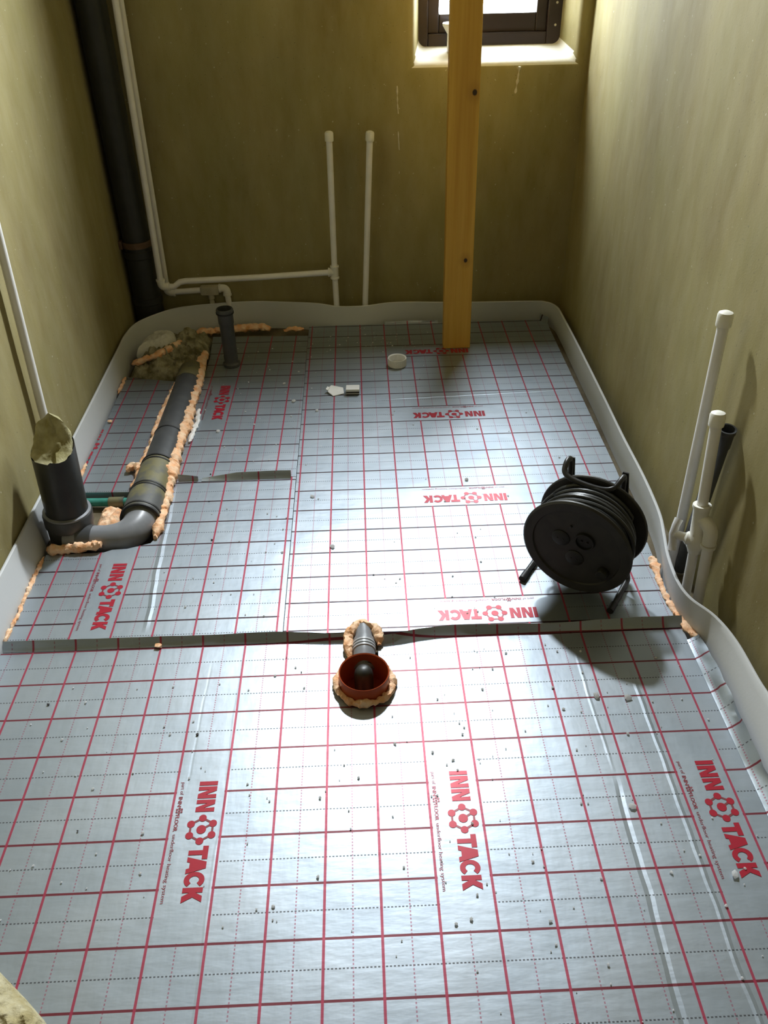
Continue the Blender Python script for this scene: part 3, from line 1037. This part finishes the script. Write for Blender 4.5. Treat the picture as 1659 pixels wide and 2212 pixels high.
# green pipe across the channel
t = thing('green_pipe', 'thin green pipe crossing the open channel beside the black riser', 'pipe')
pipe(t, [(-.765, 1.330, -.014), (-.60, 1.322, -.012)], .0125, 'green')
bm = bmesh.new(); tube(bm, [(-.665, 1.325, -.013), (-.62, 1.323, -.012)], .0155, 18); link('sleeve', bm, 'muddy_pipe', t, True)

# short upright grey pipe
t = thing('upright_pipe', 'short dark grey open pipe standing upright on the silver foil', 'pipe', (-.393, 2.180, 0))
bm = bmesh.new()
lathe(bm, [(.0265, 0), (.0315, 0), (.0320, .003), (.0320, .011), (.0268, .016), (.0262, .020), (.0262, .165), (.0285, .172), (.0285, .205), (.0315, .208), (.0315, .222), (.029, .226), (.0255, .226), (.0245, .14), (0, .14)], (0, 0, .001), (0, 0, 1), 36)
link('pipe', bm, 'grey_pipe', t, True)
bm = bmesh.new(); lathe(bm, [(.027, .206), (.0325, .208), (.0328, .213), (.027, .215)], (0, 0, .001), (0, 0, 1), 36); link('seal_ring', bm, 'rubber', t, True)

# ------------------------------------------------------------------ floor drain
t = thing('floor_drain', 'terracotta plastic drain ring with a black domed pipe, set in the floor', 'drain', (.080, .560, 0))
bm = bmesh.new(); lathe(bm, [(.053, -.030), (.0535, .044), (.0560, .046), (.0562, .042), (.0558, -.030)], (0, 0, 0), (0, 0, 1), 48); link('ring', bm, 'ring', t, True)
bm = bmesh.new(); lathe(bm, [(.053, -.028), (0, -.028)], (0, 0, 0), (0, 0, 1), 48); link('ring_floor', bm, 'ring', t)
bm = bmesh.new(); lathe(bm, [(.0215, -.028), (.0215, .026), (.020, .036), (.0155, .0445), (.009, .0485), (0, .0495)], (-.001, .008, 0), (0, 0, 1), 32); link('dome', bm, 'black_pipe', t, True)
bm = bmesh.new()
tube(bm, [(0, .050, -.004), (.001, .085, .010), (.001, .128, .012), (.001, .138, .013), (.001, .170, .013)], [.0255, .0255, .0250, .0205, .0200], 28)
link('pipe', bm, 'mid_grey', t, True)
for yy, rr in ((.096, .0275), (.105, .0275), (.114, .0275)):
    bm = bmesh.new(); lathe(bm, [(rr * .9, -.0025), (rr, -.002), (rr, .002), (rr * .9, .0025)], (.001, yy, .0105), (0, 1, .03), 28); link('seal_ring', bm, 'light_grey', t, True)
bm = bmesh.new(); lathe(bm, [(.020, 0), (.0262, .001), (.0262, .008), (.020, .009)], (.001, .052, -.003), (0, 1, .15), 28); link('seal_ring', bm, 'rubber', t, True)
c = V((.080, .560, .0))
foam_line('foam_ring', 'orange foam bead squeezed out around the terracotta drain ring', [c + V((.063 * math.cos(a), .063 * math.sin(a), .010)) for a in [math.radians(130 + 10 * i) for i in range(29)]], .0085, 21, 1.0, .005, wob=.003)
foam_line('foam_bead', 'orange foam collar around the grey pipe behind the floor drain', [(.046, .632, .008), (.044, .67, .012), (.046, .705, .016), (.062, .728, .022), (.085, .732, .026), (.108, .722, .020), (.116, .695, .012), (.117, .675, .008)], .0125, 25, 1.0, .005, wob=.003)

# ------------------------------------------------------------------ foam beads
foam_line('foam_bead', 'long orange foam bead on the window side of the waste pipe channel', [(-.488, 1.120, .004), (-.487, 1.215, .010), (-.488, 1.31, .012), (-.494, 1.40, .014), (-.500, 1.54, .014), (-.497, 1.80, .012), (-.498, 2.0, .014), (-.501, 2.185, .022), (-.502, 2.26, .018)],
          lambda s: .0185 + .009 * gz(s, .27, .05) - .003 * gz(s, .1, .1) + .003 * gz(s, .5, .2), 31, .9)
foam_line('foam_bead', 'thin orange foam bead on the wall side of the waste pipe channel', [(-.598, 1.345, .0), (-.592, 1.40, .010), (-.585, 1.54, .012), (-.588, 1.80, .010), (-.569, 2.055, .008)], lambda s: .0135 + .004 * gz(s, .16, .08), 35, .9)
foam_line('foam_blob', 'curled orange foam blob beside the thin bead of the pipe channel', [(-.632, 1.452, .008), (-.622, 1.478, .014), (-.602, 1.470, .018), (-.588, 1.440, .018), (-.590, 1.415, .014)], .0150, 38, .9, .004)
foam_line('foam_bead', 'knobbly orange foam ridge in front of the black riser socket', [(-.772, 1.085, .006), (-.74, 1.078, .006), (-.70, 1.080, .010), (-.665, 1.083, .014), (-.625, 1.082, .016)], .0165, 41, 1.0, .005)
foam_line('foam_bead', 'orange foam sliver between the near edge strip and the creased board', [(-.779, .735, -.002), (-.779, .85, -.002), (-.778, .95, -.002), (-.777, 1.06, .0)], .0055, 44, 1.2, wob=.003)
bm = bmesh.new(); heap(bm, [(-.675, 1.165), (-.590, 1.165), (-.594, 1.26), (-.62, 1.285), (-.655, 1.302), (-.680, 1.285)], .036, -.028, 5, 12, 60, .5, 30)
tag(link('foam_patch', bm, 'foam', smooth=True), 'flat orange foam patch filling the channel behind the grey elbow', 'foam')
foam_line('foam_bead', 'pale foam sliver along the edge strip by the mud corner', [(-.779, 1.98, .001), (-.778, 2.10, .002)], .006, 47, 1, wob=.002)
foam_line('foam_bead', 'pale foam sliver along the edge strip beyond the black riser', [(-.779, 1.42, .001), (-.778, 1.52, .002)], .006, 48, 1, wob=.002)
foam_line('foam_bead', 'orange foam bead in the gap at the back wall behind the upright grey pipe', [(-.585, 2.495, -.008), (-.50, 2.515, -.010), (-.44, 2.520, -.008), (-.37, 2.522, .0), (-.31, 2.518, .002), (-.27, 2.512, -.006)], .020, 51, .8)
foam_line('foam_bead', 'small orange foam tail in the gap beside the long board', [(-.215, 2.503, -.012), (-.18, 2.508, -.008), (-.135, 2.505, -.010)], .0125, 54, .8)
foam_line('foam_bead', 'orange foam bead below the pale plaster lump in the mud corner', [(-.758, 2.155, .020), (-.72, 2.175, .034), (-.67, 2.19, .046), (-.63, 2.235, .050), (-.600, 2.29, .052)], .0165, 57, .8)
foam_line('foam_bead', 'glossy orange foam wedge beside the edge strip below the white pipes', [(.850, .965, .001), (.846, .91, .002), (.840, .86, .002), (.838, .80, .002), (.845, .735, .003), (.853, .705, .004), (.868, .662, .005)], lambda s: .0085 + .009 * gz(s, .0, .14) + .006 * gz(s, .95, .18), 61, .6, wob=.003)

o = foam_line('foam_sliver', 'thin white torn sliver lying along the long orange foam bead', [(-.470, 1.62, .004), (-.468, 1.69, .004), (-.462, 1.76, .003), (-.470, 1.84, .003)], .0085, 71, .7, .006)
o.data.materials[0] = M['white']

# mud corner
bm = bmesh.new(); heap(bm, [(-.772, 2.118), (-.60, 2.075), (-.50, 2.245), (-.505, 2.46), (-.60, 2.495), (-.68, 2.45), (-.745, 2.355), (-.770, 2.24)], .072, -.028, 8, 30, 120, .95, 24, 1.2)
tag(link('mud_heap', bm, 'mud', smooth=True), 'damp brown mud and mortar left open in the corner before the soil stack', 'mud')
bm = bmesh.new(); heap(bm, [(-.755, 2.215), (-.70, 2.235), (-.635, 2.255), (-.615, 2.31), (-.635, 2.385), (-.70, 2.385), (-.745, 2.31)], .045, .034, 12, 16, 72, .35, 25)
tag(link('plaster_lump', bm, 'stone', smooth=True), 'pale grey plaster lump lying on the mud in the corner', 'plaster')

# rough plaster footing at the doorway
bm = bmesh.new(); heap(bm, [(-.760, -.40), (-.380, -.42), (-.385, -.20), (-.435, -.112), (-.478, -.075), (-.535, -.030), (-.62, .02), (-.765, .05)], .055, -.002, 17, 20, 110, .5, 26, 2.5)
lump = link('plaster_footing', bm, 'lump', smooth=True)
tag(lump, 'rough tan plaster footing spilling over the foil at the doorway', 'plaster')
bm = bmesh.new(); heap(bm, [(-.74, -.38), (-.42, -.38), (-.435, -.215), (-.475, -.155), (-.515, -.115), (-.585, -.06), (-.745, -.01)], .062, .006, 19, 16, 90, .25, 30, 2.5)
link('white_patch', bm, 'lump_white', lump, True)

# ------------------------------------------------------------------ cable reel
t = thing('cable_reel', 'black cable reel with coiled lead standing on the foil near the right wall', 'cable reel', (.592, .812, .001))
ya, ti = math.radians(33.7), math.radians(-4.0)
N = V((-math.sin(ya) * math.cos(ti), -math.cos(ya) * math.cos(ti), math.sin(ti)))   # out of the front face
A = V((0, 0, 1)).cross(N).normalized()
U = N.cross(A)
RC = V((0, 0, .165))
def rp(a, u, n): return RC + A * a + U * u + N * n
RR = .136
bm = bmesh.new(); lathe(bm, [(0, -.004), (.108, -.004), (.110, .0), (.118, .001), (.131, .001), (.1355, -.003), (.136, -.007), (.133, -.010), (0, -.010)], RC, N, 64)
front = link('front_flange', bm, 'reel', t, True)
for a, u, r, d in ((-.040, .017, .0225, 0), (.019, .029, .0235, 1), (-.001, -.032, .0225, 0)):
    bm = bmesh.new()
    if d:
        lathe(bm, [(.0195, -.003), (.0205, .003), (.0235, .003), (.0245, -.003)], rp(a, u, 0), N, 28)
        lathe(bm, [(0, -.002), (.0195, -.002)], rp(a, u, 0), N, 28)
    else:
        lathe(bm, [(0, .0012), (r * .8, .0008), (r, -.002), (r, -.0045), (0, -.0045)], rp(a, u, 0), N, 28)
    s_ = link('socket_lid', bm, 'reel_dark', front, True)
    for sx in (-.007, .007):
        bm = bmesh.new(); lathe(bm, [(0, .0022), (.0022, .0020), (.0026, -.001), (0, -.001)], rp(a + sx, u, 0), N, 10); link('pin_hole', bm, 'rubber', front, True)
bm = bmesh.new(); lathe(bm, [(0, .014), (.012, .0135), (.0145, .009), (.0150, -.003), (0, -.003)], rp(.073, -.046, 0), N, 24)
link('winding_knob', bm, 'reel_dark', front, True)
bm = bmesh.new(); lathe(bm, [(0, .003), (.003, .002), (.0035, -.003), (0, -.003)], rp(-.018, .061, -.002), N, 12); link('screw', bm, 'rubber', front, True)
RW = .108
bm = bmesh.new(); lathe(bm, [(0, -RW), (.134, -RW), (.1365, -RW - .003), (.1365, -RW - .007), (.132, -RW - .010), (0, -RW - .010)], RC, N, 64); link('rear_flange', bm, 'reel', t, True)
bm = bmesh.new(); lathe(bm, [(.098, -.009), (.098, -RW)], RC, N, 48); link('drum', bm, 'reel_dark', t, True)
# the lead: two layers of turns, loosely wound
bm = bmesh.new()
pts = []
turns = 13
for i in range(turns * 40 + 1):
    s = i / (turns * 40)
    a = 2 * PI * turns * s + .6
    lay = s * turns
    if lay < 7:
        nn, rr = -.016 - (RW - .028) * (lay / 7), .104
    else:
        nn, rr = -RW + .012 + (RW - .026) * ((lay - 7) / 6), .1155
    nn += .0035 * math.sin(a * .37) + .003 * math.sin(a * 1.3)
    rr += .002 * math.sin(a * .71)
    pts.append(RC + N * nn + (A * math.cos(a) + U * math.sin(a)) * rr)
tube(bm, pts, .0052, 8)
link('cable', bm, 'cable', t, True)
bm = bmesh.new()
pts = []
for i in range(90):
    s = i / 89
    a = math.radians(120) - 2 * PI * .95 * s
    rr = .125 + .004 * math.sin(a * 2)
    pts.append(RC + N * (-.022 - .05 * s) + (A * math.cos(a) + U * math.sin(a)) * rr)
tube(bm, pts, .0052, 8)
link('cable', bm, 'cable', t, True)
# tube frame: skids, uprights and the handle over the top
fr_n = -RW - .034
zf = -.156
bm = bmesh.new()
def rw(a, z, n):                # frame points use a true vertical
    nh = V((N.x, N.y, 0)).normalized()
    return V((0, 0, .165 + z)) + A * a + nh * n
for a in (-.127, .106):
    tube(bm, [rw(a, zf, -.016), rw(a, zf, fr_n + .02)] + bend(rw(a, zf, fr_n + .02), rw(a, zf, fr_n), rw(a * .9 - .003, zf + .04, fr_n), .012, 5) + [rw(a * .62 - .012, .06, fr_n)], .0075, 14)
tube(bm, [rw(-.127, zf, fr_n + .006), rw(.106, zf, fr_n + .006)], .0065, 12)
link('frame', bm, 'frame_dark', t, True)
for a in (-.127, .106):
    bm = bmesh.new(); tube(bm, [rw(a, zf, -.006), rw(a, zf, -.036)], .0088, 14); link('rubber_foot', bm, 'rubber', t, True)
bm = bmesh.new()
hl = [rw(-.080, .055, fr_n), rw(-.082, .115, fr_n), rw(-.085, .148, fr_n + .002), rw(-.087, .152, fr_n + .022), rw(-.082, .136, fr_n + .044), rw(-.060, .128, fr_n + .052), rw(-.020, .124, fr_n + .053),
      rw(.020, .124, fr_n + .050), rw(.040, .130, fr_n + .040), rw(.048, .143, fr_n + .018), rw(.050, .140, fr_n + .002), rw(.052, .10, fr_n), rw(.053, .055, fr_n)]
tube(bm, cat(hl, 5), .0068, 14)
link('handle', bm, 'frame_dark', t, True)
for a, w2 in ((-.082, .014), (.050, .020)):
    bm = bmesh.new()
    p = [rw(a - w2, .06, fr_n - .004), rw(a + w2, .06, fr_n - .004), rw(a + w2 * .35, .150, fr_n - .004), rw(a - w2 * .35, .150, fr_n - .004)]
    q = [x - N * .004 for x in p]
    pv, qv = [bm.verts.new(x) for x in p], [bm.verts.new(x) for x in q]
    bm.faces.new(pv); bm.faces.new(qv[::-1])
    for k in range(4):
        bm.faces.new((pv[k], qv[k], qv[(k + 1) % 4], pv[(k + 1) % 4]))
    link('handle_bracket', bm, 'frame_dark', t)
bm = bmesh.new(); lathe(bm, [(0, -RW - .008), (.03, -RW - .010), (.03, fr_n - .004), (0, fr_n - .004)], RC, N, 28); link('hub', bm, 'reel_dark', t, True)
bm = bmesh.new()
tube(bm, [rw(-.088, .055, fr_n), rw(.060, .055, fr_n)], .007, 12); tube(bm, [rw(-.085, -.02, fr_n - .001), rw(.058, -.02, fr_n - .001)], .007, 12)
link('cross_bar', bm, 'frame_dark', t, True)

# ------------------------------------------------------------------ small loose things
bm = bmesh.new(); lathe(bm, [(.0300, .004), (.0305, .028), (.0350, .030), (.0355, .026), (.0350, .002), (.033, 0), (0, 0), (0, .0038), (.030, .004)], (0, 0, 0), (0, 0, 1), 40)
tag(link('pipe_cap', bm, 'white', smooth=True, loc=(.233, 2.135, .0015)), 'round white plastic cap lying open side up near the timber post', 'cap')
t = thing('carton_scrap', 'torn white carton flap lying flat, left of the tiny dark-fronted box', 'scrap', (.003, 1.930, .001), .15)
bm = bmesh.new()
vs = [bm.verts.new(p) for p in ((-.030, .014, .010), (-.010, .032, .014), (.030, .020, .006), (.028, -.014, .001), (-.012, -.024, .001), (-.026, -.002, .006))]
f = bm.faces.new(vs); r = bmesh.ops.extrude_face_region(bm, geom=[f])
for e in r['geom']:
    if isinstance(e, bmesh.types.BMVert): e.co.z += .0025
link('flap', bm, 'white', t)
bm = bmesh.new()
vs = [bm.verts.new(p) for p in ((-.034, .010, .012), (-.026, .022, .016), (-.018, .018, .014), (-.026, .004, .010))]
f = bm.faces.new(vs); r = bmesh.ops.extrude_face_region(bm, geom=[f])
for e in r['geom']:
    if isinstance(e, bmesh.types.BMVert): e.co.z += .0025
link('torn_tab', bm, 'white', t)
t = thing('small_box', 'small white box with a dark front, lying beside the torn carton flap', 'box', (.0645, 1.926, .001), -.03)
bm = bmesh.new(); box(bm, -.024, .024, -.016, .020, .013, .023, .002); link('lid', bm, 'white', t)
bm = bmesh.new(); box(bm, -.0225, .0225, -.015, .018, 0, .013, .001); link('tray', bm, 'dark_card', t)
bm = bmesh.new(); box(bm, -.023, .023, -.0175, -.0155, .0055, .0075, .0004); link('edge_trim', bm, 'white', t)
# white fitting on the window sill
t = thing('plastic_fitting', 'white plastic fitting with a flared top standing on the window sill behind the post', 'fitting', (.4715, 2.700, .9655))
bm = bmesh.new(); lathe(bm, [(0, 0), (.0225, 0), (.0235, .003), (.0235, .060), (.022, .062), (0, .062)], (0, 0, 0), (0, 0, 1), 32); link('stem', bm, 'white', t, True)
bm = bmesh.new(); lathe(bm, [(.020, .055), (.024, .056), (.041, .082), (.0415, .088), (.039, .090), (.020, .068), (0, .066)], (0, 0, 0), (0, 0, 1), 32); link('flared_top', bm, 'white', t, True)

# crumbs: the larger ones one by one, the fine scatter as one object
rnd = random.Random(7)
def crumb_bm(r, seed, c=(0, 0, 0), bm=None):
    bm = bm or bmesh.new()
    g_ = bmesh.ops.create_icosphere(bm, subdivisions=1, radius=r)
    for v_ in g_['verts']:
        v_.co *= 1 + .7 * nz(v_.co, .9 / r, seed)
        v_.co.z *= .6
        v_.co += V(c)
    return bm
big = [(-.143, 1.876, .0085, 'flat white polystyrene crumb between the carton scrap and the upright grey pipe', 'eps'),
       (-.385, 1.69, .0075, 'white polystyrene crumb just past the small printed logo', 'eps'),
       (-.185, 2.01, .0060, 'white polystyrene crumb on a red line near the upright grey pipe', 'eps'),
       (-.060, 1.805, .0060, 'white polystyrene crumb in front of the torn carton flap', 'eps'),
       (-.060, 1.295, .0070, 'white polystyrene crumb beside the board joint', 'eps'),
       (.002, 1.055, .0070, 'white polystyrene crumb on the brightest part of the foil', 'eps'),
       (.404, 1.355, .0065, 'white polystyrene crumb above the second rotated logo', 'eps'),
       (.590, .500, .0080, 'white polystyrene crumb between the creases by the reel shadow', 'eps'),
       (.655, .492, .0080, 'white polystyrene crumb close to the long white crease', 'eps'),
       (.590, .225, .0070, 'white polystyrene crumb on the darker crease', 'eps'),
       (.735, .080, .0070, 'white polystyrene crumb left of the logo by the edge flap', 'eps'),
       (.825, -.062, .0080, 'white polystyrene crumb below the logo by the edge flap', 'eps'),
       (-.405, .705, .0090, 'beige foam crumb resting on the foil joint', 'foam'),
       (-.762, 1.775, .0085, 'beige foam crumb at the foot of the edge strip', 'foam')]
for i, (x, y, r, lb, mt) in enumerate(big):
    bm = crumb_bm(r, i * 3 + 1)
    tag(link('crumb', bm, mt, loc=(x, y, r * .45 + .001)), lb, 'crumb', 'larger crumbs on the foil')
bm = bmesh.new()
bmd = bmesh.new()
for i in range(420):
    u = rnd.random()
    if u < .16:
        x, y = rnd.gauss(.12, .13), rnd.gauss(2.36, .07)
    elif u < .45:
        x, y = rnd.uniform(.25, .84), rnd.uniform(-.25, .68)
    elif u < .65:
        x, y = rnd.uniform(-.46, -.13), rnd.uniform(.74, 2.38)
    elif u < .85:
        x, y = rnd.uniform(-.76, .25), rnd.uniform(-.05, .66)
    else:
        x, y = rnd.uniform(-.09, .83), rnd.uniform(.76, 2.2)
    if math.hypot(x - .08, y - .56) < .09 or (abs(x - .08) < .06 and .6 < y < .76) or abs(y - .715) < .03 or x < -.5 and y < .0 or y > 2.48 or (y > 1.38 and y < 1.43):
        continue
    if math.hypot(x - .62, y - .86) < .17 or math.hypot(x + .393, y - 2.18) < .04 or (.4 < x < .54 and y > 2.24):
        continue
    r = rnd.choice((.0013, .0016, .002, .0026, .0032))
    crumb_bm(r, i, (x, y, r * .5 + .001), bmd if rnd.random() < .03 else bm)
o = link('polystyrene_crumbs', bm, 'eps'); o['kind'] = 'stuff'; tag(o, 'fine white polystyrene crumbs scattered over the silver foil', 'crumbs')
o = link('grit', bmd, 'dark_card'); o['kind'] = 'stuff'; tag(o, 'fine dark grit scattered over the silver foil', 'grit')
